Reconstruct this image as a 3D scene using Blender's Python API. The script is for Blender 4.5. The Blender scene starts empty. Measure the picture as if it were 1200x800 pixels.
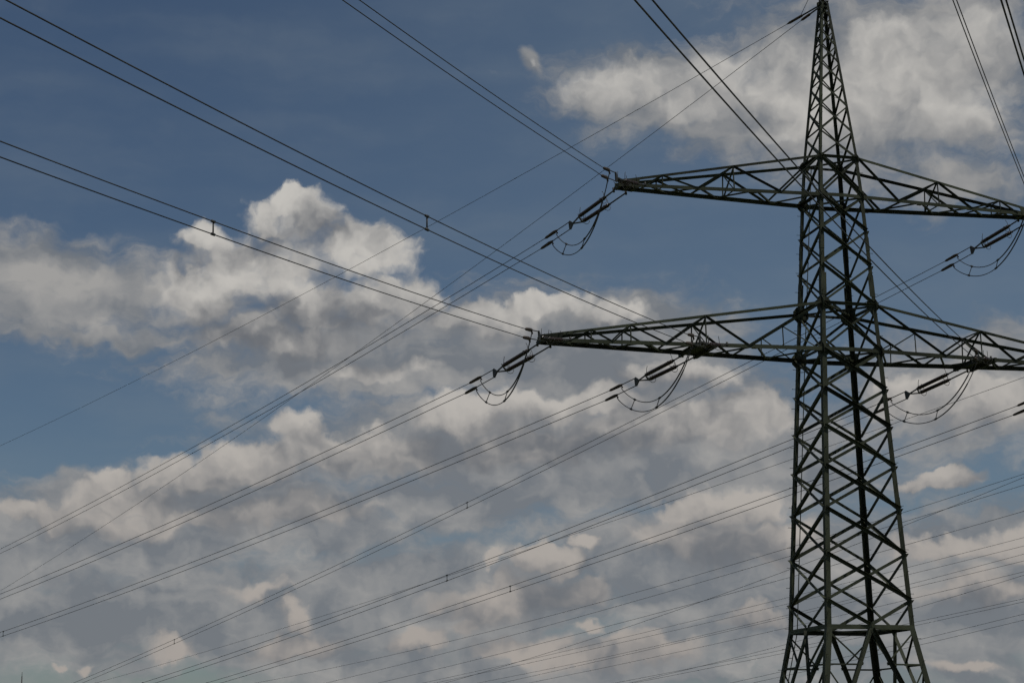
import bpy, bmesh, math, random
from mathutils import Vector, Matrix
random.seed(7)
R = math.radians
sc = bpy.context.scene
col = sc.collection

# ---------------------------------------------------------------- camera
cam_d = bpy.data.cameras.new("camera"); cam = bpy.data.objects.new("camera", cam_d)
col.objects.link(cam); sc.camera = cam
cam_d.sensor_width = 36.0; cam_d.lens = 36.0 * 2303.9 / 1200.0
cam_d.clip_start = 0.1; cam_d.clip_end = 20000
YAW, PITCH, ROLL = -0.271204, 0.213770, -0.007994
fw = Vector((-math.sin(YAW)*math.cos(PITCH), math.cos(YAW)*math.cos(PITCH), math.sin(PITCH)))
rt = Vector((math.cos(YAW), math.sin(YAW), 0)); up = rt.cross(fw)
rt, up = rt*math.cos(ROLL) + up*math.sin(ROLL), -rt*math.sin(ROLL) + up*math.cos(ROLL)
m = Matrix.Identity(4)
for i in range(3):
    m[i][0], m[i][1], m[i][2] = rt[i], up[i], -fw[i]
m.translation = Vector((-35.0975, -74.7144, 1.6))
cam.matrix_world = m

sc.view_settings.view_transform = 'Standard'; sc.view_settings.look = 'None'
sc.view_settings.gamma = 1.0; sc.view_settings.exposure = -0.76
sc.view_settings.use_curve_mapping = False

# ---------------------------------------------------------------- sun
SUN_AZ, SUN_EL = 150.0, 64.0                      # compass azimuth from +y, clockwise
sun_d = bpy.data.lights.new("sun", 'SUN'); sun_d.energy = 3.0; sun_d.angle = R(0.53); sun_d.color = (1.0, 0.95, 0.87)
sun = bpy.data.objects.new("sun", sun_d); col.objects.link(sun)
sdir = Vector((math.sin(R(SUN_AZ))*math.cos(R(SUN_EL)), math.cos(R(SUN_AZ))*math.cos(R(SUN_EL)), math.sin(R(SUN_EL))))
sun.rotation_euler = sdir.to_track_quat('Z', 'Y').to_euler(); sun.location = (0, 0, 120)

# ---------------------------------------------------------------- sky with clouds (direction based, infinitely far)
world = bpy.data.worlds.new("World"); sc.world = world; world.use_nodes = True
NT = world.node_tree; NT.nodes.clear()
class G:
    """tiny node helper; sockets in, sockets out"""
    def __init__(s, nt): s.nt = nt
    def n(s, t, **kw):
        x = s.nt.nodes.new(t)
        for k, v in kw.items(): setattr(x, k, v)
        return x
    def put(s, sock, v):
        if isinstance(v, bpy.types.NodeSocket): s.nt.links.new(v, sock)
        else: sock.default_value = v
    def m(s, op, a, b=0.0, c=0.0, clamp=False):
        x = s.n('ShaderNodeMath', operation=op, use_clamp=clamp)
        for i, v in enumerate((a, b, c)): s.put(x.inputs[i], v)
        return x.outputs[0]
    def v(s, op, a, b=(0, 0, 0), c=(0, 0, 0)):
        x = s.n('ShaderNodeVectorMath', operation=op)
        s.put(x.inputs[0], a); s.put(x.inputs[1], b)
        if op == 'MULTIPLY_ADD': s.put(x.inputs[2], c)
        return x.outputs['Value'] if op in ('LENGTH', 'DOT_PRODUCT', 'DISTANCE') else x.outputs['Vector']
    def scale(s, a, f):
        x = s.n('ShaderNodeVectorMath', operation='SCALE'); s.put(x.inputs[0], a); s.put(x.inputs['Scale'], f); return x.outputs['Vector']
    def ramp(s, x, a, b, lo=0.0, hi=1.0, smooth=True):
        r = s.n('ShaderNodeMapRange', interpolation_type='SMOOTHSTEP' if smooth else 'LINEAR')
        for i, v in enumerate((x, a, b, lo, hi)): s.put(r.inputs[i], v)
        return r.outputs[0]
    def noise(s, vec, sc_, det=6.0, rough=0.55, out='Fac', dist=0.0, dim='3D'):
        x = s.n('ShaderNodeTexNoise', noise_dimensions=dim); s.put(x.inputs['Vector'], vec)
        x.inputs['Scale'].default_value = sc_; x.inputs['Detail'].default_value = det
        x.inputs['Roughness'].default_value = rough; x.inputs['Distortion'].default_value = dist
        return x.outputs[out]
    def voro(s, vec, sc_, det=3.0, rough=0.5):
        x = s.n('ShaderNodeTexVoronoi', voronoi_dimensions='2D', feature='SMOOTH_F1', normalize=True); s.put(x.inputs['Vector'], vec)
        x.inputs['Scale'].default_value = sc_; x.inputs['Detail'].default_value = det
        x.inputs['Roughness'].default_value = rough; x.inputs['Smoothness'].default_value = 0.35
        return x.outputs['Distance']
    def mixc(s, f, a, b):
        x = s.n('ShaderNodeMix', data_type='RGBA'); s.put(x.inputs[0], f); s.put(x.inputs[6], a); s.put(x.inputs[7], b); return x.outputs[2]

# clouds as ellipses on the dome: azimuth, elevation, half width, half height (degrees), weakness
CUMULUS = [[
 (7.90,14.30,2.559,1.511,0.00),(9.02,15.63,1.828,0.926,0.00),(8.88,16.22,0.975,0.439,0.00),(11.07,14.73,1.950,1.170,0.00),(6.37,15.16,1.072,0.634,0.00),
 (6.54,13.52,1.828,1.340,0.00),(10.33,13.11,3.656,1.219,0.00),(12.36,13.45,1.706,0.829,0.00),(8.57,12.21,3.412,0.829,0.00),(11.23,11.36,4.143,0.487,0.55),
 (14.52,12.95,2.193,0.634,0.20),(16.57,13.23,1.950,0.536,0.30),(18.60,12.90,1.462,0.487,0.30)],
[
 (9.37,9.63,1.024,0.780,0.00),(10.00,9.02,2.193,0.829,0.00),(8.02,8.63,2.193,0.829,0.00),(4.01,8.15,0.829,0.487,0.00),(4.51,7.60,2.437,0.634,0.00),
 (2.01,7.19,1.950,0.536,0.00),(6.19,8.24,2.193,0.731,0.00),(4.65,7.00,4.631,0.634,0.30),(8.79,7.29,3.168,0.731,0.30),(11.75,9.03,2.437,0.829,0.00),
 (14.01,10.02,1.950,0.731,0.00),(16.53,10.25,2.681,0.682,0.00),(16.02,9.26,3.899,0.829,0.00),(19.29,9.59,2.925,1.072,0.00),(18.05,10.48,1.950,0.536,0.00),
 (21.80,9.90,2.437,1.121,0.20),(20.59,11.17,2.193,0.634,0.30)],
[
 (21.97,7.24,1.950,0.731,0.00),(20.96,6.48,2.681,0.780,0.00),(22.91,6.19,2.193,0.877,0.00),(20.48,7.22,0.975,0.439,0.00),(16.73,5.92,1.267,0.487,0.00),
 (17.73,6.38,0.487,0.268,0.00),(16.47,5.07,2.193,0.731,0.00),(28.13,7.93,1.365,0.487,0.00),(27.24,7.87,0.829,0.341,0.00),(29.15,9.87,2.681,1.170,0.40),
 (26.99,10.21,1.462,0.975,0.40)],
[
 (15.24,5.93,0.487,0.268,0.00),(14.49,4.54,1.706,0.829,0.00),(9.32,4.32,0.585,0.536,0.00),(9.34,3.59,1.706,0.585,0.00),(8.09,5.04,1.462,0.390,0.45),
 (5.72,3.27,0.975,0.487,0.00),(12.76,3.68,1.024,0.536,0.00),(14.12,3.91,0.634,0.390,0.00),(15.96,3.36,2.193,0.487,0.30),(27.97,5.94,1.950,0.439,0.00),
 (28.85,4.83,2.193,0.731,0.20),(29.86,5.99,1.219,0.487,0.00),(17.69,3.95,0.634,0.292,0.00),(19.40,3.33,1.950,0.585,0.20),(17.68,2.98,2.193,0.536,0.30),
 (22.36,4.26,1.462,0.487,0.35),(2.59,2.89,0.439,0.195,0.45),(3.53,2.91,0.439,0.171,0.50),(28.03,2.60,1.462,0.292,0.30)],
[
 (27.74,19.53,3.656,2.072,0.22),(25.93,18.81,2.681,1.706,0.22),(28.67,18.37,2.437,1.365,0.25),(29.54,20.33,1.950,1.365,0.30),(19.40,19.72,2.193,0.877,0.28),
 (17.96,19.68,0.975,0.487,0.30),(22.14,19.98,1.950,0.975,0.28),(21.07,19.10,1.950,0.731,0.40),(24.18,19.52,2.193,1.511,0.25),(26.79,20.68,1.706,0.877,0.30),
 (24.38,18.17,2.437,0.731,0.40),(16.34,20.39,0.244,0.292,0.68)]]
VEILS = [
 (2.35,13.44,3.656,1.316,0.00),(0.97,14.39,1.950,0.536,0.00),(3.25,12.27,2.925,0.341,0.20),(11.73,11.51,6.093,1.024,0.00),(16.56,12.24,4.874,1.462,0.00),
 (18.57,11.21,4.631,1.267,0.00),(19.61,12.68,2.681,0.829,0.00),(3.71,6.26,5.362,1.414,0.00),(9.28,7.05,3.656,1.462,0.00),(4.49,4.35,7.312,1.706,0.00),
 (13.00,7.55,4.631,1.024,0.00),(13.01,4.84,6.337,1.706,0.00),(16.76,8.26,4.387,1.219,0.00),(22.01,8.66,4.143,1.706,0.00),(22.86,4.73,6.824,2.193,0.00),
 (29.18,10.35,3.656,1.706,0.00),(28.11,4.14,3.899,2.681,0.00),(28.92,6.03,2.925,0.975,0.00),(5.35,7.74,4.631,0.780,0.00),(14.51,9.27,6.337,1.462,0.00),
 (15.46,2.88,9.749,0.975,0.00),(20.95,6.23,4.631,1.462,0.00),(26.97,19.22,4.265,2.559,0.00),(28.77,20.04,2.803,1.828,0.00),(24.69,19.49,2.925,2.072,0.00),
 (25.90,18.08,2.925,1.462,0.00),(27.55,20.62,3.168,1.462,0.00),(20.30,19.57,3.290,1.121,0.00),(22.59,18.26,1.950,0.829,0.00),(23.90,18.93,1.950,1.462,0.00),
 (16.34,20.39,0.390,0.439,0.35),(29.04,16.30,2.193,0.731,0.35)]
# cloud parts that turn a sunlit face (+) or a shaded base (-) to the ground
FACES = [
 (9.01,16.02,1.706,0.731,0.05),(10.95,14.65,1.365,0.682,0.85),(6.75,15.25,0.975,0.536,0.30),(7.91,13.81,2.193,0.390,0.35),(11.97,14.36,0.975,0.634,0.40),
 (6.67,13.40,0.975,0.731,0.30),(9.07,12.87,3.412,0.829,-0.40),(7.14,14.65,1.219,0.390,-0.20),(7.95,12.33,2.193,0.487,-0.30),(1.98,13.60,3.656,0.829,0.80),
 (3.24,12.44,2.193,0.585,0.35),(9.44,10.00,0.877,0.536,0.55),(3.87,8.49,0.829,0.390,0.40),(2.91,8.54,0.975,0.341,0.30),(2.48,7.44,1.219,0.341,0.25),
 (11.51,7.50,0.634,0.292,0.40),(10.49,9.64,1.462,0.975,-0.20),(8.03,8.26,2.681,0.829,-0.35),(13.76,10.32,1.462,0.487,0.30),(15.52,10.51,1.462,0.439,0.25),
 (15.51,9.02,4.631,0.926,-0.50),(18.05,10.23,2.193,0.536,0.10),(19.53,9.21,2.925,0.634,-0.25),(16.51,8.39,2.925,0.731,-0.15),(21.73,7.69,1.609,0.439,0.65),
 (20.48,7.22,0.975,0.487,0.35),(22.96,7.41,0.975,0.439,0.30),(21.68,6.09,2.681,0.536,-0.50),(17.96,5.05,2.925,0.634,-0.35),(16.47,4.82,1.462,0.634,-0.30),
 (16.86,6.04,0.829,0.292,0.50),(17.73,6.43,0.390,0.195,0.70),(15.29,5.93,0.487,0.244,0.50),(9.37,4.46,0.536,0.487,0.75),(12.76,3.87,0.731,0.487,0.60),
 (14.87,6.18,0.731,0.292,0.30),(8.09,5.09,1.072,0.292,0.40),(5.72,3.27,0.877,0.536,0.45),(14.12,3.98,0.975,0.390,0.35),(17.69,3.95,0.439,0.292,0.35),
 (16.45,3.12,1.462,0.341,0.25),(3.78,4.46,3.899,0.634,-0.30),(5.13,7.01,5.362,0.585,0.30),(3.25,5.77,3.412,0.341,0.25),(8.81,5.94,2.193,0.341,0.25),
 (2.38,3.97,2.925,0.487,-0.25),(3.22,6.69,2.437,0.244,-0.20),(2.61,2.91,0.244,0.122,0.50),(3.53,2.94,0.292,0.122,0.40),(10.76,7.50,1.462,0.439,-0.40),
 (6.57,7.51,2.193,0.390,-0.25),(8.79,7.04,2.193,0.292,-0.20),(5.19,5.07,3.656,0.244,-0.25),(5.63,6.38,3.656,0.171,-0.20),(12.50,7.79,1.462,0.390,-0.20),
 (9.46,11.49,2.925,0.341,0.10),(27.49,19.66,3.412,1.706,0.20),(28.67,18.37,1.706,0.975,0.25),(25.92,18.57,1.462,0.975,0.25),(18.74,19.74,1.462,0.731,0.25),
 (24.15,18.91,1.950,1.121,0.30),(21.60,19.52,2.193,0.975,0.25),(26.00,20.25,0.634,0.731,0.30),(27.12,17.40,2.925,0.487,-0.30),(20.01,18.36,1.950,0.292,-0.20),
 (28.09,8.15,1.219,0.292,0.50),(28.05,7.38,1.462,0.292,-0.10),(27.76,10.91,2.193,0.536,0.35),(29.50,9.85,1.462,0.585,-0.15),(29.26,11.80,2.437,0.487,0.10),
 (28.45,5.92,1.462,0.292,0.30),(29.12,5.42,0.829,0.292,0.40),(28.82,4.24,2.437,0.731,-0.45),(27.56,2.72,1.462,0.341,0.20),(24.86,6.14,1.462,0.487,-0.10),
 (25.68,3.00,2.925,0.487,-0.20),(16.55,11.44,3.656,0.585,-0.35),(19.33,11.30,2.193,0.634,-0.50),(18.05,10.23,2.925,0.390,-0.20),(12.24,11.56,3.656,0.439,-0.40),
 (8.71,11.48,2.193,0.390,-0.20),(15.54,12.94,1.950,0.341,0.35),(21.53,9.17,1.706,0.634,0.10),(23.91,6.66,0.634,0.975,0.20),(10.56,3.15,2.681,0.585,-0.15)]

g = G(NT)
tc = g.n('ShaderNodeTexCoord').outputs['Generated']
sep = g.n('ShaderNodeSeparateXYZ'); NT.links.new(tc, sep.inputs[0])
azr = g.m('ARCTAN2', sep.outputs[0], sep.outputs[1]); elr = g.m('ARCSINE', sep.outputs[2])
cmb = g.n('ShaderNodeCombineXYZ')
g.put(cmb.inputs[0], g.m('MULTIPLY', azr, 57.29578)); g.put(cmb.inputs[1], g.m('MULTIPLY', elr, 57.29578))
p0 = cmb.outputs[0]
def field(p, blobs, k):
    acc = None
    for (a, e, ra, re, z) in blobs:
        q = g.v('MULTIPLY_ADD', p, (1/ra, 1/re, 0), (-a/ra, -e/re, z))
        l = g.v('LENGTH', q)
        acc = l if acc is None else g.m('SMOOTH_MIN', acc, l, k)
    return g.m('SUBTRACT', 1.0, acc)
def centred(n): return g.v('SUBTRACT', n, (0.5, 0.5, 0.5))
# swirl of the cloud outlines, coarse and fine
w1 = g.scale(centred(g.noise(p0, 0.55, 3.0, 0.55, 'Color')), 1.7)
w2 = g.scale(centred(g.noise(p0, 2.6, 4.0, 0.6, 'Color')), 0.42)
pw = g.v('ADD', g.v('ADD', p0, w1), w2)
pv = g.v('ADD', g.v('MULTIPLY', pw, (1, 1, 0)), (0, 0, 0))
def puff(p):
    a = g.noise(p, 1.0, 6.0, 0.56)
    b = g.voro(p, 1.5, 2.0, 0.55)
    return g.m('SUBTRACT', g.m('MULTIPLY', a, 1.15), g.m('MULTIPLY', b, 0.62))
P1 = puff(pv)
pt = g.v('ADD', g.v('ADD', p0, g.scale(w1, 0.55)), g.scale(w2, 0.7))
def soft(p):
    return g.m('SUBTRACT', g.m('MULTIPLY', g.noise(p, 0.7, 4.0, 0.5), 1.1), g.m('MULTIPLY', g.voro(p, 1.5, 2.0, 0.5), 0.42))
S1 = soft(pt)
off1 = (0.16, 0.30, 0)
S2 = soft(g.v('ADD', pt, off1))
P3 = g.noise(g.v('ADD', pv, (0.0, 0, 3)), 0.45, 3.0, 0.55)
P4 = g.noise(g.v('ADD', pv, (0.25, 0.7, 3)), 0.45, 3.0, 0.55)
# light on the heads: how fast the cloud thins out towards the sun
relief = g.m('MULTIPLY', g.m('SUBTRACT', S1, S2), 1.05)
broad = g.m('MULTIPLY', g.m('SUBTRACT', P3, P4), 2.2)
tone = None
for (a, e, ra, re, w) in FACES:
    q = g.v('MULTIPLY_ADD', pt, (1/ra, 1/re, 0), (-a/ra, -e/re, 0))
    k = g.m('SUBTRACT', 1.35, g.v('LENGTH', q), clamp=True)
    k = g.m('MULTIPLY', k, k)
    tone = g.m('MULTIPLY', k, w) if tone is None else g.m('MULTIPLY_ADD', k, w, tone)
tone = g.m('MULTIPLY', tone, 0.85)
lo2 = g.ramp(g.m('MULTIPLY', elr, 57.3), 3.0, 12.0, 0.75, 1.0)
shared = g.m('ADD', g.m('MULTIPLY', relief, lo2), g.m('ADD', broad, tone))
grain = g.m('SUBTRACT', P1, 0.37)
def bank(blobs, crisp, lift=0.0, flat=0.0):
    """one bank of cumulus: crisp lit heads on top, soft shaded base; returns cover and light"""
    f1 = g.m('MINIMUM', field(pw, blobs, 0.16), 0.55)
    f2 = g.m('MINIMUM', field(g.v('ADD', pw, (0.22, 0.62, 0)), blobs, 0.16), 0.55)
    up_ = g.m('SUBTRACT', f1, f2)
    d = g.m('ADD', g.m('MULTIPLY', f1, 1.5), grain)
    cover = g.ramp(d, 0.0, g.ramp(up_, -0.15, 0.30, 1.0, crisp))
    light = g.m('ADD', g.m('ADD', 0.35 + lift, g.m('MULTIPLY', shared, 1.0 - flat)), g.m('MULTIPLY', g.m('MAXIMUM', up_, -0.25), 0.50))
    return cover, g.ramp(light, -0.30, 1.15)
# thin sheets
bv = field(g.v('ADD', p0, g.scale(w1, 1.3)), VEILS, 0.35)
sheet_n = g.noise(g.v('MULTIPLY', pw, (0.32, 1.3, 1)), 1.1, 6.0, 0.58)
streak = g.noise(g.v('MULTIPLY', g.v('ADD', p0, g.scale(w1, 0.5)), (0.16, 0.7, 1)), 0.8, 4.0, 0.5)
dv = g.m('ADD', bv, g.m('MULTIPLY', g.m('SUBTRACT', sheet_n, 0.5), 1.7))
a_veil = g.m('MULTIPLY', g.ramp(dv, -0.50, 0.42), 0.95)
# very thin cirrus everywhere
a_cir = g.m('MULTIPLY', g.ramp(streak, 0.36, 0.85), 0.24)
# clouds away from the part of the sky that was placed by hand
far_n = g.noise(g.v('MULTIPLY', pw, (0.5, 1.0, 1)), 0.16, 5.0, 0.6)
dist = g.v('LENGTH', g.v('MULTIPLY_ADD', p0, (1/19.0, 1/13.5, 0), (-15.5/19.0, -11.5/13.5, 0)))
a_far = g.m('MULTIPLY', g.ramp(far_n, 0.50, 0.62), g.ramp(dist, 0.98, 1.3))

sky = g.n('ShaderNodeTexSky', sky_type='NISHITA', sun_disc=False)
sky.sun_elevation = R(SUN_EL); sky.sun_rotation = R(SUN_AZ)
sky.air_density = 1.0; sky.dust_density = 0.6; sky.ozone_density = 2.0; sky.altitude = 100
K = 1.54
def C(r_, g_, b_): return (r_*K, g_*K, b_*K, 1)
lo_el = g.ramp(g.m('MULTIPLY', elr, 57.3), 2.0, 17.0)
shade = g.mixc(lo_el, C(2.55, 2.75, 3.05), C(2.4, 2.55, 2.85))
bright = g.mixc(lo_el, C(6.3, 5.75, 5.3), C(9.0, 8.7, 8.2))
veilc = g.mixc(g.m('ADD', g.m('ADD', g.m('MULTIPLY', tone, 0.9), broad), g.ramp(sheet_n, 0.28, 0.75, 0.12, 0.52), clamp=True), C(2.9, 3.15, 3.5), C(6.0, 5.85, 5.65))
hz = g.ramp(g.m('MULTIPLY', azr, 57.3), 2.0, 24.0, 0.0, 0.20)
c = g.v('MULTIPLY', sky.outputs[0], (0.95, 1.01, 1.06))
c = g.mixc(hz, c, C(2.9, 4.0, 5.1))
c = g.mixc(a_cir, c, C(3.3, 3.9, 4.4))
c = g.mixc(a_veil, c, veilc)
for blobs, (crisp, lift, flat) in zip(CUMULUS, ((0.62, 0.02, 0.1), (0.60, 0.02, 0.1), (0.60, 0.03, 0.0), (0.75, 0.03, 0.0), (1.2, 0.16, 0.5))):
    cov, li = bank(blobs, crisp, lift, flat)
    c = g.mixc(cov, c, g.mixc(li, shade, bright))
c = g.mixc(a_far, c, g.mixc(g.ramp(far_n, 0.5, 0.75), C(6.0, 5.9, 5.7), C(2.8, 3.0, 3.4)))
bg = g.n('ShaderNodeBackground'); NT.links.new(c, bg.inputs['Color']); bg.inputs['Strength'].default_value = 0.065
wo = g.n('ShaderNodeOutputWorld'); NT.links.new(bg.outputs[0], wo.inputs['Surface'])
world.cycles.sampling_method = 'MANUAL'; world.cycles.sample_map_resolution = 512
# ==== END SKY
# ---------------------------------------------------------------- materials
def mat(name, base, rough=0.6, metal=0.0, var=0.0, vscale=3.0, bump=0.0, base2=None, spec=0.4):
    mt = bpy.data.materials.new(name); mt.use_nodes = True; nt = mt.node_tree
    b = nt.nodes['Principled BSDF']; h = G(nt)
    b.inputs['Roughness'].default_value = rough; b.inputs['Metallic'].default_value = metal
    b.inputs['Specular IOR Level'].default_value = spec
    if var > 0:
        co = h.n('ShaderNodeTexCoord').outputs['Object']
        a = h.noise(co, vscale, 6.0, 0.6)
        f = h.ramp(a, 0.5 - 0.5*var*0.6, 0.5 + 0.5*var*0.6)
        nt.links.new(h.mixc(f, (*base, 1), (*(base2 or [min(1, x*1.5) for x in base]), 1)), b.inputs['Base Color'])
        nt.links.new(h.ramp(h.noise(co, vscale*4, 4.0, 0.6), 0.3, 0.7, rough-0.12, rough+0.12), b.inputs['Roughness'])
        if bump:
            bp = h.n('ShaderNodeBump'); bp.inputs['Strength'].default_value = bump; bp.inputs['Distance'].default_value = 0.01
            nt.links.new(h.noise(co, vscale*9, 4.0, 0.6), bp.inputs['Height']); nt.links.new(bp.outputs[0], b.inputs['Normal'])
    else:
        b.inputs['Base Color'].default_value = (*base, 1)
    return mt
M_STEEL = mat('green_grey_tower_paint', (0.036, 0.042, 0.026), 0.66, 0.0, 0.8, 0.9, 0.15, (0.070, 0.079, 0.050), 0.18)
def vary(mt, lo, hi):
    """each bar has weathered a little differently"""
    nt = mt.node_tree; h = G(nt); bs = nt.nodes['Principled BSDF']; src = bs.inputs['Base Color'].links[0].from_socket
    rnd = h.n('ShaderNodeObjectInfo').outputs['Random']; f = h.ramp(rnd, 0.0, 1.0, lo, hi, False)
    co = h.n('ShaderNodeTexCoord').outputs['Object']
    rust = h.ramp(h.noise(h.v('MULTIPLY', co, (1, 1, 0.35)), 5.0, 5.0, 0.7), 0.60, 0.72, 0.0, 0.65)
    cc = h.mixc(rust, h.scale(src, f), (0.045, 0.028, 0.018, 1)); nt.links.new(cc, bs.inputs['Base Color'])
vary(M_STEEL, 0.42, 1.10)
M_GALV = mat('weathered_galvanised_steel', (0.05, 0.05, 0.048), 0.55, 0.4, 0.6, 4.0, 0, (0.09, 0.088, 0.08))
M_PORC = mat('brown_glazed_porcelain', (0.022, 0.012, 0.009), 0.22, 0.0, 0.5, 3.0, 0, (0.035, 0.018, 0.012), 0.5)
M_WIRE = mat('aged_aluminium_rope', (0.05, 0.05, 0.052), 0.75, 0.1, 0.5, 2.0, 0, (0.085, 0.085, 0.085), 0.2)
M_CONC = mat('foundation_concrete', (0.25, 0.24, 0.22), 0.9, 0, 0.6, 2.0, 0.4, (0.36, 0.35, 0.32))
M_RUST = mat('rust_flecked_fitting', (0.05, 0.04, 0.032), 0.7, 0.2, 0.6, 8.0, 0, (0.10, 0.07, 0.05))

# ---------------------------------------------------------------- helpers
def V3(*a): return Vector(a if len(a) > 1 else a[0])
class MB:
    """collects pieces of one part"""
    def __init__(s): s.v, s.f, s.sm = [], [], []
    def add(s, vs, fs, smooth=False):
        o = len(s.v); s.v += [tuple(x) for x in vs]; s.f += [tuple(i+o for i in q) for q in fs]; s.sm += [smooth]*len(fs)
    def prism(s, A, B, e1, e2, poly):
        A, B = V3(A), V3(B); n = len(poly)
        vs = [A + e1*a + e2*b for a, b in poly] + [B + e1*a + e2*b for a, b in poly]
        fs = [(i, (i+1) % n, n+(i+1) % n, n+i) for i in range(n)] + [tuple(range(n-1, -1, -1)), tuple(range(n, 2*n))]
        s.add(vs, fs)
    def angle(s, A, B, n, w, t=0.012, flip=False, out=0.0, inward=1, top=False):
        """L-section bar from A to B: one flange in the face whose outward normal is n, the other square to it"""
        A, B, n = V3(A), V3(B), V3(n).normalized(); d = (B-A).normalized()
        n = (n - d*n.dot(d)).normalized(); mm = d.cross(n)
        if flip: mm = -mm
        if top and mm.z > 0: mm = -mm
        k = -n*inward
        A = A + n*out - mm*w*0.5; B = B + n*out - mm*w*0.5
        L = [(0, 0), (w, 0), (w, t), (t, t), (t, w), (0, w)]
        s.prism(A, B, mm, k, L)
    def bar(s, A, B, w, h=None, n=(0, 0, 1)):
        A, B, n = V3(A), V3(B), V3(n); d = (B-A).normalized(); h = h or w
        if abs(d.dot(n.normalized())) > 0.98: n = Vector((1, 0, 0))
        n = (n - d*n.dot(d)).normalized(); mm = d.cross(n)
        s.prism(A, B, mm, n, [(-w/2, -h/2), (w/2, -h/2), (w/2, h/2), (-w/2, h/2)])
    def tube(s, pts, r, k=8, cap=True):
        pts = [V3(p) for p in pts]; rr = r if isinstance(r, (list, tuple)) else [r]*len(pts)
        ref = Vector((0, 0, 1)); vs, fs = [], []
        d0 = (pts[-1]-pts[0]).normalized()
        if abs(d0.dot(ref)) > 0.9: ref = Vector((1, 0, 0))
        for i, p in enumerate(pts):
            d = (pts[min(i+1, len(pts)-1)] - pts[max(i-1, 0)]).normalized()
            a = ref - d*ref.dot(d)
            a = a.normalized() if a.length > 1e-4 else Vector((0, 1, 0)).cross(d).normalized()
            b = d.cross(a)
            for j in range(k):
                t = 2*math.pi*j/k; vs.append(p + a*math.cos(t)*rr[i] + b*math.sin(t)*rr[i])
        for i in range(len(pts)-1):
            for j in range(k):
                fs.append((i*k+j, i*k+(j+1) % k, (i+1)*k+(j+1) % k, (i+1)*k+j))
        if cap: fs += [tuple(range(k-1, -1, -1)), tuple(range((len(pts)-1)*k, len(pts)*k))]
        s.add(vs, fs, True)
    def plate(s, pts, n, t=0.016):
        n = V3(n).normalized(); pts = [V3(p) for p in pts]; k = len(pts)
        s.add([p + n*t/2 for p in pts] + [p - n*t/2 for p in pts],
              [tuple(range(k)), tuple(range(2*k-1, k-1, -1))] + [(i, k+i, k+(i+1) % k, (i+1) % k) for i in range(k)])
    def build(s, name, m, parent=None):
        me = bpy.data.meshes.new(name); me.from_pydata(s.v, [], s.f)
        bm = bmesh.new(); bm.from_mesh(me); bmesh.ops.recalc_face_normals(bm, faces=bm.faces); bm.to_mesh(me); bm.free()
        me.polygons.foreach_set('use_smooth', s.sm)
        me.materials.append(m); o = bpy.data.objects.new(name, me); col.objects.link(o)
        if parent is not None:
            o.parent = parent
            if parent.name in ORG: o.matrix_parent_inverse = Matrix.Translation(-ORG[parent.name])
        return o
ORG = {}
def thing(name, label, cat, loc=(0, 0, 0), group=None):
    o = bpy.data.objects.new(name, None); col.objects.link(o); o.location = loc; o.empty_display_size = 0.2
    ORG[o.name] = V3(loc); o['label'] = label; o['category'] = cat
    if group: o['group'] = group
    return o

# ---------------------------------------------------------------- ground (below the picture)
def ground():
    b = MB(); n = 40; S = 6000.0; vs, fs = [], []
    xs = [math.copysign(abs(i/n)**3*S, i) for i in range(-n, n+1)]
    for y in xs:
        for x in xs:
            r = math.hypot(x, y); far = min(1, max(0, (r-150)/400))
            vs.append((x, y, -0.02 + far*(1.2*math.sin(x*0.004+1)*math.sin(y*0.0031) )))
    w = 2*n+1
    for j in range(2*n):
        for i in range(2*n): fs.append((j*w+i, j*w+i+1, (j+1)*w+i+1, (j+1)*w+i))
    b.add(vs, fs, True)
    mt = bpy.data.materials.new('meadow'); mt.use_nodes = True; h = G(mt.node_tree); bs = mt.node_tree.nodes['Principled BSDF']
    co = h.n('ShaderNodeTexCoord').outputs['Object']
    a = h.noise(co, 0.05, 8.0, 0.65); c_ = h.noise(co, 3.0, 6.0, 0.7)
    x = h.mixc(h.ramp(a, 0.4, 0.62), (0.055, 0.075, 0.022, 1), (0.11, 0.10, 0.045, 1))
    x = h.mixc(h.ramp(c_, 0.35, 0.7, 0.0, 0.5), x, (0.03, 0.045, 0.015, 1))
    mt.node_tree.links.new(x, bs.inputs['Base Color']); bs.inputs['Roughness'].default_value = 0.95
    o = b.build('ground', mt); o['kind'] = 'structure'
ground()

# ---------------------------------------------------------------- the pylon
ZW, ZLB, ZLT, ZUB, ZUT, ZTP = 7.042, 18.51, 20.501, 25.284, 27.028, 34.40
PROF = [(0.0, 3.12), (ZW, 1.928), (ZLB, 1.350), (ZLT, 1.242), (ZUB, 1.006), (ZUT, 0.890), (ZTP, 0.17)]
def hw(z):
    for (a, ha), (b, hb) in zip(PROF, PROF[1:]):
        if z <= b: return ha + (hb-ha)*(z-a)/(b-a)
    return PROF[-1][1]
CORN = [(-1, -1), (1, -1), (-1, 1), (1, 1)]
def P(sx, sy, z): h = hw(z); return V3(sx*h, sy*h, z)
FACES4 = [((-1, -1), (1, -1), (0, -1, 0)), ((1, 1), (-1, 1), (0, 1, 0)), ((-1, 1), (-1, -1), (-1, 0, 0)), ((1, -1), (1, 1), (1, 0, 0))]

pylon = thing('lattice_pylon', 'tall green-grey steel lattice pylon with a pointed peak and two levels of cross arms', 'pylon')

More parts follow.
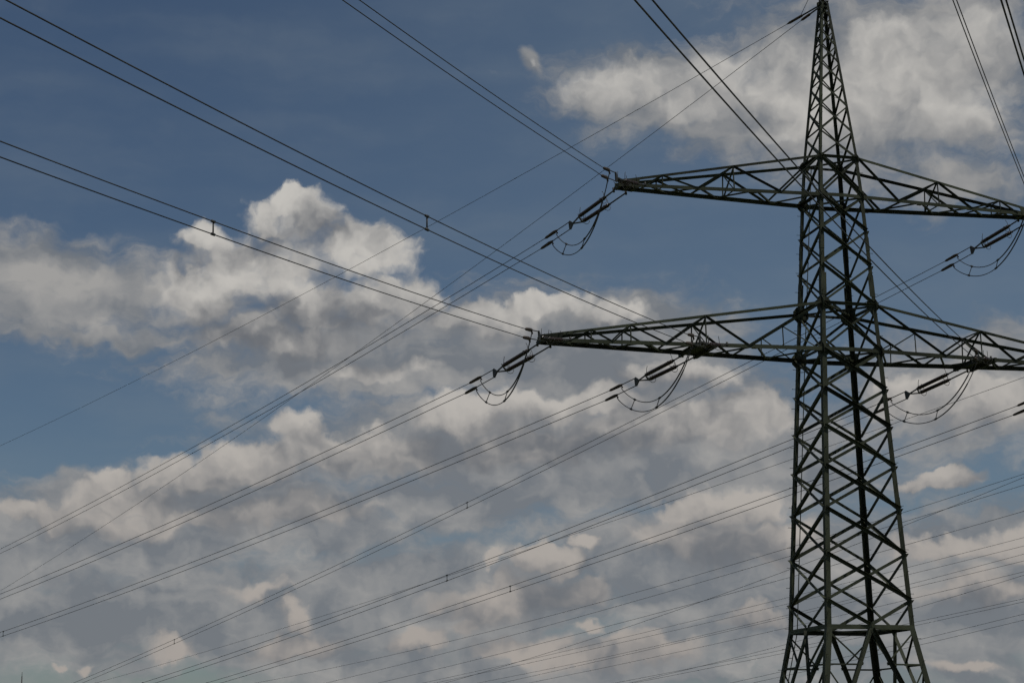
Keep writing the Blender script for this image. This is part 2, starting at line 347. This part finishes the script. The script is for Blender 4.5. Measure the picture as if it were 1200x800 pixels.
def leg_mesh(sx, sy, levels, wf):
    b = MB()
    for z0, z1 in zip(levels, levels[1:]):
        A, B = P(sx, sy, z0), P(sx, sy, z1); w = wf((z0+z1)/2); t = 0.022
        b.prism(A, B, Vector((-sx, 0, 0)), Vector((0, -sy, 0)), [(0, 0), (w, 0), (w, t), (t, t), (t, w), (0, w)])
    return b
def step_bolts(b, sx, sy, z0, z1, step=0.42):
    z = z0; k = 0
    while z < z1:
        p = P(sx, sy, z)
        if k % 2: b.tube([p + V3(-sx*0.05, 0, 0), p + V3(-sx*0.05, sy*0.17, 0)], 0.011, 5)
        else: b.tube([p + V3(0, -sy*0.05, 0), p + V3(sx*0.17, -sy*0.05, 0)], 0.011, 5)
        z += step; k += 1

# --- body: mesh of the ring beams, with legs, braces and gussets as sub-parts
BW = lambda z: 0.255 - (z-2)/32*0.14
def face_bar(b, f, z0, k0, z1, k1, w, flip=False, out=0.0, t=0.012, inward=1):
    """bar in face f from fraction k0 (0 = first corner, 1 = second) at z0 to k1 at z1"""
    (a, c, n) = f
    A = P(a[0], a[1], z0).lerp(P(c[0], c[1], z0), k0); B = P(a[0], a[1], z1).lerp(P(c[0], c[1], z1), k1)
    dd = (B-A).normalized()
    b.angle(A + dd*0.04, B - dd*0.04, n, w, t, flip, out, inward)
trunk = bpy.data.objects.new('tower_body', None); col.objects.link(trunk); trunk.parent = pylon
for z, w in ((ZW, 0.19), (ZLB+0.01, 0.12), (ZLT, 0.12), (ZUB+0.01, 0.11), (ZUT, 0.11)):
    for f in FACES4:
        if z in (ZLB+0.01, ZUB+0.01) and f[2][1] != 0: continue   # arm chords run through here
        body = MB(); face_bar(body, f, z, 0, z, 1, w, False, 0.004, 0.012, -1 if z > 20 else 1); body.build('ring_beam', M_STEEL, trunk)
    h = hw(z)
    if z == ZW:      # plan bracing joins the middles of the four beams
        mids = [V3(0, -h, z), V3(h, 0, z), V3(0, h, z), V3(-h, 0, z)]
        for i in range(4): body = MB(); body.angle(mids[i], mids[(i+1) % 4], (0, 0, -1), 0.08, 0.01); body.build('plan_brace', M_STEEL, trunk)
    else:
        for A, B in ((V3(-h, -h, z+0.03), V3(h, h, z+0.03)), (V3(h, -h, z-0.06), V3(-h, h, z-0.06))): body = MB(); body.angle(A, B, (0, 0, -1), 0.09, 0.01); body.build('plan_brace', M_STEEL, trunk)
levels = [0.25, 3.6, ZW, ZLB, ZLT, ZUB, ZUT]
for sx, sy in CORN:
    lm = leg_mesh(sx, sy, levels, BW)
    if (sx, sy) != (1, -1): step_bolts(lm, sx, sy, 3.0, ZUT)
    else: step_bolts(lm, sx, sy, 3.0, ZUT, 0.9)
    # splice plates where leg lengths are bolted together
    for z, hl, ex in ((12.0, .35, .015), (21.35, .48, .07), (23.2, .3, .015)):
        p0_, p1_ = P(sx, sy, z-hl), P(sx, sy, z+hl); w = BW(z)+ex
        lm.prism(p0_ + V3(sx, sy, 0)*0.012, p1_ + V3(sx, sy, 0)*0.012, Vector((-sx, 0, 0)), Vector((0, -sy, 0)), [(0, 0), (w, 0), (w, .02), (.02, .02), (.02, w), (0, w)])
    lm.build('leg', M_STEEL, trunk)
def brace(parent, *a, **k):
    b = MB(); face_bar(b, *a, **k); b.build('brace', M_STEEL, parent)
PANEL = [18.51, 16.87, 15.28, 13.62, 11.85, 10.0, 8.12]
XP = list(zip(PANEL[1:], PANEL)) + [(ZLB, ZLT), (20.50, 22.22), (22.22, 23.78), (23.78, ZUB), (ZUB, ZUT)]
for z0, z1 in XP:
    w = 0.135 if z1 <= ZLB+.1 else 0.105
    for f in FACES4:
        brace(trunk, f, z1, 0, z0, 1, w, False, 0.014, inward=-1)                       # outside, falling to the second corner
        brace(trunk, f, z0, 0, z1, 1, w*0.9, True, -0.016)                   # inside, rising
for f in FACES4:
    for k in (0, 1):
        brace(trunk, f, 8.12, k, ZW+0.08, 0.5, 0.125, k == 1, 0.014 if k == 0 else -0.014, inward=-1 if k == 0 else 1)          # V above the waist beam
        # inverted V under the waist beam, with its redundant members
        brace(trunk, f, ZW-0.05, 0.5, 0.35, k, 0.16, k == 0, 0.014, inward=-1 if k == 1 else 1)
        zq = 5.55; kq = 0.5 + (k-0.5)*(ZW-zq)/(ZW-0.35)
        brace(trunk, f, zq, k, zq, kq, 0.065, False, -0.01)
        brace(trunk, f, ZW-0.1, k, zq, kq, 0.07, False, -0.01)
        z3 = 3.9; k3 = 0.5 + (k-0.5)*(ZW-z3)/(ZW-0.35)
        brace(trunk, f, zq, k, z3, k3, 0.065, False, -0.01)
        brace(trunk, f, z3, k, z3, k3, 0.065, True, -0.01)
def gusset(parent, c, n, r, t=0.016):
    n = V3(n).normalized(); u = Vector((0, 0, 1)); w_ = n.cross(u).normalized(); b = MB()
    pts = [V3(c) + w_*r*x + u*r*y for x, y in ((-1, -.45), (-.45, -1), (.5, -1), (1, -.4), (1, .45), (.45, 1), (-.5, 1), (-1, .4))]
    b.plate(pts, n, t); b.build('gusset_plate', M_STEEL, parent)
for z, r in ((ZLB, 0.26), (ZLT, 0.27), (ZUB, 0.20), (ZUT, 0.17)):
    for sx, sy in CORN:
        gusset(trunk, P(sx, sy, z) + V3(-sx*r*0.5, -sy*0.03, 0), (0, sy, 0), r*(1.3 if sy > 0 else 1))
        gusset(trunk, P(sx, sy, z) + V3(-sx*0.03, -sy*r*0.7, 0), (sx, 0, 0), r*1.25)
for f in FACES4:
    c = V3(f[2])*hw(ZW); gusset(trunk, c + V3(f[2])*0.035, f[2], 0.24)
for z in PANEL[1:]:
    for sx, sy in CORN: gusset(trunk, P(sx, sy, z) + V3(-sx*0.1, sy*0.016, 0), (0, sy, 0), 0.095, 0.01)
# climbing rail inside the rear left leg
b = MB(); b.tube([P(-1, 1, z) + V3(0.30, -0.24, 0) for z in (1.0, ZW, ZLB, ZUT)], 0.022, 6)
for z in range(2, 27, 2): b.bar(P(-1, 1, z) + V3(0.03, -0.05, 0), P(-1, 1, z) + V3(0.31, -0.24, 0), 0.025)
b.build('climbing_rail', M_STEEL, trunk)
for sx, sy in CORN:
    b = MB(); p = P(sx, sy, 0.0)
    b.tube([(p.x, p.y, -0.3), (p.x, p.y, 0.32), (p.x, p.y, 0.40)], [0.48, 0.42, 0.30], 20); b.build('footing', M_CONC, pylon)

# --- peak
PK = [ZUT, 28.25, 29.45, 30.49, 31.46, 32.28, 32.98, 33.61, 34.15]
b = MB()
for f in FACES4: face_bar(b, f, 34.15, 0, 34.15, 1, 0.09, False, 0.004); face_bar(b, f, 34.36, 0, 34.36, 1, 0.08, False, 0.004)
h = 0.19; b.plate([(-h, -h, 34.42), (h, -h, 34.42), (h, h, 34.42), (-h, h, 34.42)], (0, 0, 1), 0.03)
b.bar((-.28, 0, 34.30), (0.25, 0, 34.30), 0.10, 0.14); b.tube([(0, 0, 34.42), (0, 0, 34.62)], 0.05, 8)
peak = b.build('peak', M_STEEL, pylon)
for sx, sy in CORN:
    lm = leg_mesh(sx, sy, [ZUT, 30.5, ZTP], lambda z: 0.115)
    if (sx, sy) in ((-1, -1), (1, 1)): step_bolts(lm, sx, sy, ZUT, 33.9, 0.4)
    lm.build('leg', M_STEEL, peak)
for i, (z0, z1) in enumerate(zip(PK, PK[1:])):
    for f in FACES4:
        w = 0.075 - i*0.003
        brace(peak, f, z1, 0, z0, 1, w, False, 0.012, 0.009); brace(peak, f, z0, 0, z1, 1, w*0.9, True, -0.012, 0.009)

# --- cross arms
def arm(side, zb, zt, L, nodes, bots, cw, lab):
    hb, ht = hw(zb), hw(zt); te = 0.30; ztip = zb + 0.22
    def bot(x, sy):
        k = (abs(x)-hb)/(L-hb); return V3(side*abs(x), sy*(hb + (te-hb)*k), zb)
    def top(x, sy):
        k = (abs(x)-ht)/(L-ht); return V3(side*abs(x), sy*(ht + (te-ht)*k), zt + (ztip-zt)*k)
    b = MB()   # end box with its plates
    b.plate([bot(L-.35, -1)+V3(0, -.02, -.09), bot(L+.42, -1)+V3(0, -.02, -.05), bot(L+.42, -1)+V3(0, -.02, .22), bot(L-.5, -1)+V3(0, -.02, .34)], (0, 1, 0), 0.02)
    b.plate([bot(L-.35, 1)+V3(0, .02, -.09), bot(L+.42, 1)+V3(0, .02, -.05), bot(L+.42, 1)+V3(0, .02, .22), bot(L-.5, 1)+V3(0, .02, .34)], (0, 1, 0), 0.02)
    for x in (L-.3, L+.05, L+.38): b.bar(bot(x, -1.15), bot(x, 1.15), 0.12, 0.16)
    b.plate([bot(L-.35, -1)+V3(0, 0, .12), bot(L+.4, -1)+V3(0, 0, .12), bot(L+.4, 1)+V3(0, 0, .12), bot(L-.35, 1)+V3(0, 0, .12)], (0, 0, 1), 0.02)
    a = b.build('cross_arm', M_STEEL, pylon); a['label'] = lab
    for sy in (-1, 1):
        for fn, h0, w in ((bot, hb, cw), (top, ht, cw*0.72)):
            b = MB(); n = V3(0, sy, 0)
            b.angle(fn(h0*0.0 if fn is bot else h0, sy) if fn is bot else fn(h0, sy), fn(L+(.3 if fn is bot else 0), sy), n, w, 0.016, False, 0.02, top=True)
            b.build('chord', M_STEEL, a)
        # face truss
        seq = [top(ht, sy)]
        for bx, tx in zip(bots, nodes + [None]):
            seq.append(bot(bx, sy))
            if tx: seq.append(top(tx, sy))
        for i, (p_, q_) in enumerate(zip(seq, seq[1:])):
            b = MB(); w = 0.085 if i < 3 else 0.065
            b.angle(p_, q_, (0, sy, 0), w, 0.010, False, -0.012, sy, top=True); b.build('brace', M_STEEL, a)
        for tx in nodes:
            b = MB(); b.angle(top(tx, sy), bot(tx, sy), (0, sy, 0), 0.06, 0.009, sy < 0, -0.02, sy); b.build('post', M_STEEL, a)
        # short redundant members in the deep panel by the body
        if zb < 20:
            q = top(ht, sy).lerp(bot(bots[0], sy), 0.55); b = MB(); b.angle(q, bot(q.x, sy), (0, sy, 0), 0.05, 0.008); b.build('post', M_STEEL, a)
            b = MB(); b.angle(q, bot(hb+.15, sy), (0, sy, 0), 0.05, 0.008); b.build('brace', M_STEEL, a)
    # cross frames between front and rear trusses
    for tx in nodes[:1]:
        for A, B in ((top(tx, -1), bot(tx, 1)), (bot(tx, -1), top(tx, 1))):
            b = MB(); b.angle(A, B, (side, 0, 0), 0.055, 0.008); b.build('brace', M_STEEL, a)
    for tx in nodes:
        for fn in (top, bot):
            b = MB(); b.angle(fn(tx, -1), fn(tx, 1), (0, 0, -1), 0.06, 0.008); b.build('tie', M_STEEL, a)
    # zigzag lacing in the bottom plane
    xs = [hb]; st = 1.45
    while xs[-1] + st < L-.2: xs.append(xs[-1]+st); st *= 0.94
    xs.append(L)
    sgn = -1
    for x0, x1 in zip(xs, xs[1:]):
        b = MB(); b.angle(bot(x0, sgn)+V3(0, 0, -.01), bot(x1, -sgn)+V3(0, 0, -.01), (0, 0, -1), 0.075, 0.009, sgn > 0); b.build('lacing', M_STEEL, a)
        b = MB(); b.plate([bot(x1-.16, -sgn)+V3(0, 0, -.035), bot(x1+.16, -sgn)+V3(0, 0, -.035), bot(x1+.1, -sgn*.7)+V3(0, 0, -.035), bot(x1-.1, -sgn*.7)+V3(0, 0, -.035)], (0, 0, 1), 0.012)
        b.build('gusset_plate', M_STEEL, a)
        sgn = -sgn
    # hanger brackets under the arm
    return a
LN, LBT = [6.28, 9.45, 11.1], [4.45, 7.95, 10.2, 12.0]
UN, UBT = [4.75, 7.85], [2.7, 6.35, 8.7]
for s_, nm in ((-1, 'left'), (1, 'right')):
    a = arm(s_, ZLB, ZLT, 12.75, LN, LBT, 0.165, 'longer lower cross arm reaching to the ' + nm)
    for x in (6.0, 6.75):
        b = MB(); yy = hw(ZLB) + (0.30-hw(ZLB))*(x-1.35)/(12.75-1.35)
        b.bar((s_*x, -yy-.30, ZLB-.06), (s_*x, yy+.22, ZLB-.06), 0.11, 0.2); b.build('hanger_beam', M_STEEL, a)
    b = MB(); b.plate([(s_*5.9, -.9, ZLB-.02), (s_*6.9, -.9, ZLB-.02), (s_*6.9, .9, ZLB-.02), (s_*5.9, .9, ZLB-.02)], (0, 0, 1), 0.02); b.build('hanger_plate', M_STEEL, a)
    arm(s_, ZUB, ZUT, 9.3, UN, UBT, 0.15, 'shorter upper cross arm reaching to the ' + nm)

# ---------------------------------------------------------------- insulator sets, jumpers and conductors
def frame_of(A, B):
    d = (B-A).normalized(); s = d.cross(Vector((0, 0, 1))).normalized(); u = s.cross(d).normalized(); return d, s, u
def insulator(A, B, d, s, u, root, r=0.085):
    b = MB(); L = (B-A).length; n = 26; pts, rr = [], []
    for i in range(n):
        for f, q in ((0.05, 0.55), (0.42, 1.0), (0.58, 1.0), (0.95, 0.55)):
            pts.append(A + (B-A)*((i+f)/n)); rr.append(r*q)
    b.tube(pts, rr, 10); ins = b.build('insulator', M_PORC, root)
    for E, q in ((A, -1), (B, 1)):
        c = MB(); c.tube([E - d*0.02, E - d*q*(-0.10)], 0.055, 8)
        # arcing horn: curved racket and a straight spike
        pts = [E + d*q*0.02 + u*0.02*(1) for _ in (0,)]
        ring = [E - d*q*0.12 + s*0.0 + (u*math.cos(t)*0.20 + s*math.sin(t)*0.20) for t in [math.pi*(0.5+i/9) for i in range(10)]]
        c.tube([E] + ring, 0.012, 5)
        c.tube([E + d*q*0.02, E + u*0.24 - d*q*0.03, E + u*0.36 - d*q*0.1], 0.012, 5)
        c.build('arcing_horn', M_GALV, ins)
def tension_set(A, Q, label, off=0.0, gap=0.34):
    """double string from the arm at A to the two conductor clamps around Q"""
    A, Q = V3(A), V3(Q); root = thing('insulator_set', label, 'insulators', A, 'tension insulator sets on the cross arms')
    d, s, u = frame_of(A, Q); L = (Q-A).length
    if s.x > 0: s = -s
    at = lambda f, a=0, b_=0: A + d*L*f + s*a + u*b_
    ends = []
    for k, (wa, dz) in enumerate(((0.32, 0.0), (-0.32, -0.10))):
        p0_, p1_, p2_, p3_ = at(0.0, wa, 0), at(0.135 if k == 0 else 0.21, wa*0.8, dz*.6), at(0.47 if k == 0 else 0.51, wa*0.55, dz*.9), at(0.49 if k == 0 else 0.53, wa*0.5, dz)
        b = MB(); b.tube([p0_, p1_], 0.035, 6); b.tube([p0_ + u*0.12, p0_ - u*0.08], 0.05, 6); b.build('link_rod', M_GALV, root)
        insulator(p1_, p2_, (p2_-p1_).normalized(), s, u, root)
        ends.append(p3_)
    b = MB(); apex = at(0.615)
    b.bar(ends[0], apex, 0.05); b.bar(ends[1], apex, 0.05); b.bar(ends[0], ends[1], 0.05); b.build('triangle_link', M_GALV, root)
    h = gap/2
    b = MB(); b.plate([at(0.60), at(0.645, 0, h+.04), at(0.66, 0, h), at(0.66, 0, -h), at(0.645, 0, -h-.04)], s, 0.05); b.build('yoke_plate', M_GALV, root)
    for q in (1, -1):
        f1, f2, f3 = (0.655, 0.83, 0.985) if q > 0 else (0.655, 0.90, 1.055)
        b = MB(); b.tube([at(f1, 0, h*q), at(f2, 0, h*q)], 0.022, 6); b.build('tie_rod', M_GALV, root)
        b = MB(); b.tube([at(f2-.015, 0, h*q), at(f2+.01, 0, h*q), at(f2+.03, 0, h*q), at(f3-.02, 0, h*q), at(f3, 0, h*q)], [.03, .06, .075, .06, .03], 8)
        b.tube([at(f2+.01, 0, h*q), at(f2-.012, 0, h*q-.14)], 0.035, 6); b.build('clamp', M_RUST, root)
    return [at(0.835, 0, h-.14), at(0.90, 0, -h-.14)], [at(0.985, 0, h), at(1.055, 0, -h)]

def span_pts(A, az, b_, a_, s0, s1, n):
    o = []
    for i in range(n+1):
        s = s0 + (s1-s0)*(i/n); o.append(V3(A[0]+s*math.sin(az), A[1]+s*math.cos(az), A[2]-a_*s+b_*1e-4*s*s))
    return o
def conductor(Q, azd, b_, a_, L, label, spacers, starts=None, gap=0.34, r=0.016, group='twin conductors of the pylon'):
    az = R(azd); root = thing('conductor', label, 'power line', Q, group)
    for q in (1, -1):
        pts = span_pts(Q, az, b_, a_, 0, L, 160); pts = [p + V3(0, 0, q*gap/2) for p in pts]
        if starts: pts = [starts[0 if q > 0 else 1]] + pts[1:]
        b = MB(); b.tube(pts, r, 6); b.build('wire', M_WIRE, root)
    for sp in spacers:
        p = span_pts(Q, az, b_, a_, sp, sp+1, 1)[0]; p2 = span_pts(Q, az, b_, a_, sp+.12, sp+1, 1)[0]; d = (p2-p).normalized()
        b = MB(); b.tube([p - V3(0, 0, gap/2), p + V3(0, 0, gap/2)], 0.02, 6)
        for q in (1, -1): b.tube([p + V3(0, 0, q*gap/2) - d*.08, p + V3(0, 0, q*gap/2) + d*.08], 0.04, 6)
        b.build('spacer', M_GALV, root)
    return root

REAR = {'LL': ((-12.85, .45, 18.45), (-14.63, 5.94, 17.64), -18.58, 3.063, .099, [66], 'lower left arm tip', 'the lower left arm tip'),
        'LM': ((-6.40, .95, 18.40), (-8.23, 6.08, 17.62), -18.75, 2.57, .099, [74.7], 'middle of the lower left arm', 'the middle of the lower left arm'),
        'UL': ((-9.45, .45, 25.20), (-11.21, 5.72, 24.26), -17.53, 3.877, .123, [], 'upper left arm tip', 'the upper left arm tip'),
        'UR': ((9.45, .45, 25.20), (7.98, 5.13, 24.26), -17.13, 2.144, .156, [42.7, 89.2], 'upper right arm tip', 'the upper right arm tip'),
        'RM': ((6.30, .95, 18.40), (4.55, 5.84, 17.51), -17.73, 2.658, .131, [37.7, 84.3], 'middle of the lower right arm', 'the middle of the lower right arm'),
        'RL': ((12.85, .45, 18.45), (11.30, 5.22, 17.60), -17.98, 2.252, .124, [42.6, 87.6], 'lower right arm tip', 'the lower right arm tip')}
FRONT = {'LL': ((-12.3, -.40, 18.50), (-15.06, -4.53, 17.76), 214.0, 4.287, .111, [25.7]),
         'LM': ((-5.75, -.95, 18.50), (-9.05, -6.03, 17.53), 213.81, 4.772, .114, [27.95]),
         'UL': ((-8.95, -.40, 25.25), (-11.92, -4.84, 24.29), 213.74, 4.871, .112, [60]),
         'UR': ((9.70, -.40, 25.25), (6.21, -5.61, 24.52), 213.96, 3.82, .109, [60]),
         'RM': ((6.30, -.90, 18.50), (4.11, -4.18, 17.94), 214.03, 4.693, .118, [62]),
         'RL': ((13.3, -.40, 18.50), (10.27, -4.92, 17.90), 214.4, 3.934, .111, [62])}
for k, (A, Q, az, b_, a_, sp, w1_, w2_) in REAR.items():
    jr, st = tension_set(A, Q, 'double brown insulator string behind ' + w2_ + ', slanting away')
    conductor(Q, az, b_, a_, 330, 'twin conductor running off behind the pylon from the ' + w1_, sp, st)
    A2, Q2, az2, b2, a2, sp2 = FRONT[k]
    jf, st2 = tension_set(A2, Q2, 'double insulator string seen end-on in front of ' + w2_)
    conductor(Q2, az2, b2, a2, 190, 'twin conductor coming overhead towards the camera from the ' + w1_, sp2, st2)
    # jumper loop from the rear clamps under the arm to the front clamps
    root = thing('jumper_loop', 'slack twin jumper cable hanging in a loop under ' + w2_, 'jumper cable', (A[0], 0, A[2]-1.5), 'jumper loops under the cross arms')
    sag = 1.55 if k[0] == 'U' else 1.45
    loops = []
    for q in (0, 1):
        S, F = jr[q], jf[q]; pts = []
        for i in range(41):
            t = i/40; e = 4*t*(1-t)*(0.82+0.36*t)
            p = S.lerp(F, t) - V3(0, 0, sag*(e**0.9)); pts.append(p)
        b = MB(); b.tube(pts, 0.019, 6); b.build('cable', M_WIRE, root)
        b = MB(); b.tube(pts[22:37], 0.027, 6); b.build('armour_sleeve', M_WIRE, root); loops.append(pts)
    for i in (8, 22):
        b = MB(); b.tube([loops[0][i], loops[1][i]], 0.018, 6)
        for q in (0, 1): b.tube([loops[q][i-1].lerp(loops[q][i], .6), loops[q][i+1].lerp(loops[q][i], .6)], 0.045, 6)
        b.build('spacer', M_GALV, root)

# earth wires on the peak
def earth(Q, az, b_, a_, L, A, label):
    A, Q = V3(A), V3(Q); root = thing('earth_wire', label, 'earth wire', A, 'earth wires on the pylon peak'); d = (Q-A).normalized()
    b = MB(); b.tube(span_pts(Q, R(az), b_, a_, 0, L, 120), 0.013, 6); b.build('wire', M_WIRE, root)
    b = MB(); b.bar(A, A.lerp(Q, .55), 0.05); b.build('link', M_GALV, root)
    b = MB(); b.tube([A.lerp(Q, .5), A.lerp(Q, .55), A.lerp(Q, .95), Q + (Q-A)*.05], [.03, .06, .06, .02], 8); b.build('clamp', M_RUST, root)
    return Q
e1 = earth((-0.80, 1.99, 34.10), -19.38, 2.99, .089, 330, (-.15, .17, 34.28), 'upper of the two thin earth wires running left from the peak')
e2 = earth((-0.52, 1.15, 33.97), -16.26, 3.204, .181, 330, (-.12, .17, 34.22), 'steeper lower one of the two thin earth wires running left from the peak')
e3 = earth((-1.35, -1.80, 34.16), 214, 3.9, .085, 190, (-.15, -.17, 34.28), 'thin earth wire leaving the peak towards the camera, first of two')
e4 = earth((-0.75, -1.30, 34.12), 212, 3.9, .085, 190, (.10, -.17, 34.28), 'thin earth wire leaving the peak towards the camera, second of two')
root = thing('peak_jumper', 'short thin jumper wire looping beside the peak tip', 'jumper cable', e1)
b = MB(); mid = V3(-0.4, 0.6, 35.0)
b.tube([e1.lerp(V3(-.15, .17, 34.28), .4) + (V3(-.9, -.2, 35.0)-e1)*2*t*(1-t)*1.6*1.0 + (e3-e1)*t*t for t in [i/14 for i in range(15)]], 0.012, 5); b.build('wire', M_WIRE, root)

# ---------------------------------------------------------------- distant line crossing behind the pylon
FAR = [
(40.79,54.67,30.01,-0.1057,1.17,183),
(80.67,124.02,33.98,-0.1201,2.03,196),
(80.65,124.04,33.60,-0.1856,3.32,92),
(80.60,124.07,32.72,-0.1135,1.20,168),
(80.44,124.16,29.73,-0.1076,1.14,148),
(105.37,167.50,32.21,-0.0966,0.83,161),
(105.31,167.54,31.05,-0.0930,0.86,157),
(105.25,167.57,29.94,-0.1107,1.81,140),
(105.19,167.60,28.99,-0.0921,0.44,132),
(105.12,167.65,27.52,-0.0991,1.24,123),
(105.09,167.66,27.04,-0.1501,3.16,85),
(104.93,167.76,23.85,-0.0911,1.07,95),
(104.90,167.78,23.41,-0.0939,1.20,85),
(104.81,167.82,21.75,-0.1180,1.50,63),
(104.77,167.85,20.93,-0.1162,1.37,58),
]
ORD = ['highest', 'second from the top', 'third from the top', 'fourth from the top', 'fifth from the top', 'sixth from the top', 'seventh from the top', 'eighth from the top',
       'ninth from the top', 'tenth from the top', 'eleventh from the top', 'fourth from the bottom', 'third from the bottom', 'second from the bottom', 'lowest']
for i, (x, y, z, a_, b_, L) in enumerate(FAR):
    az = R(-18)
    pts = span_pts((x, y, z), az, b_, -a_, -25, L+60, 90)
    b = MB(); b.tube(pts, 0.026 if i else 0.018, 5); o = b.build('distant_wire', M_WIRE)
    o['label'] = 'thin distant wire behind the pylon, ' + ORD[i] + ' at the right edge'; o['category'] = 'power line'; o['group'] = 'wires of the distant lines behind the pylon'

# ---------------------------------------------------------------- mast tip far away at the lower left
t = thing('radio_mast', 'tiny thin dark mast tip rising at the lower left corner', 'mast', (-23.06, 345.11, 0))
b = MB(); x_, y_, h_ = -23.06, 345.11, 20.91
b.tube([(x_, y_, -0.5), (x_, y_, h_*0.8), (x_, y_, h_)], [0.28, 0.17, 0.10], 8); b.build('pole', M_GALV, t)
b = MB(); b.tube([(x_, y_, h_*.98), (x_, y_, h_+0.8)], 0.05, 6); b.build('aerial', M_GALV, t)
sc.cycles.use_adaptive_sampling = True; sc.cycles.adaptive_threshold = 0.02; sc.cycles.adaptive_min_samples = 10
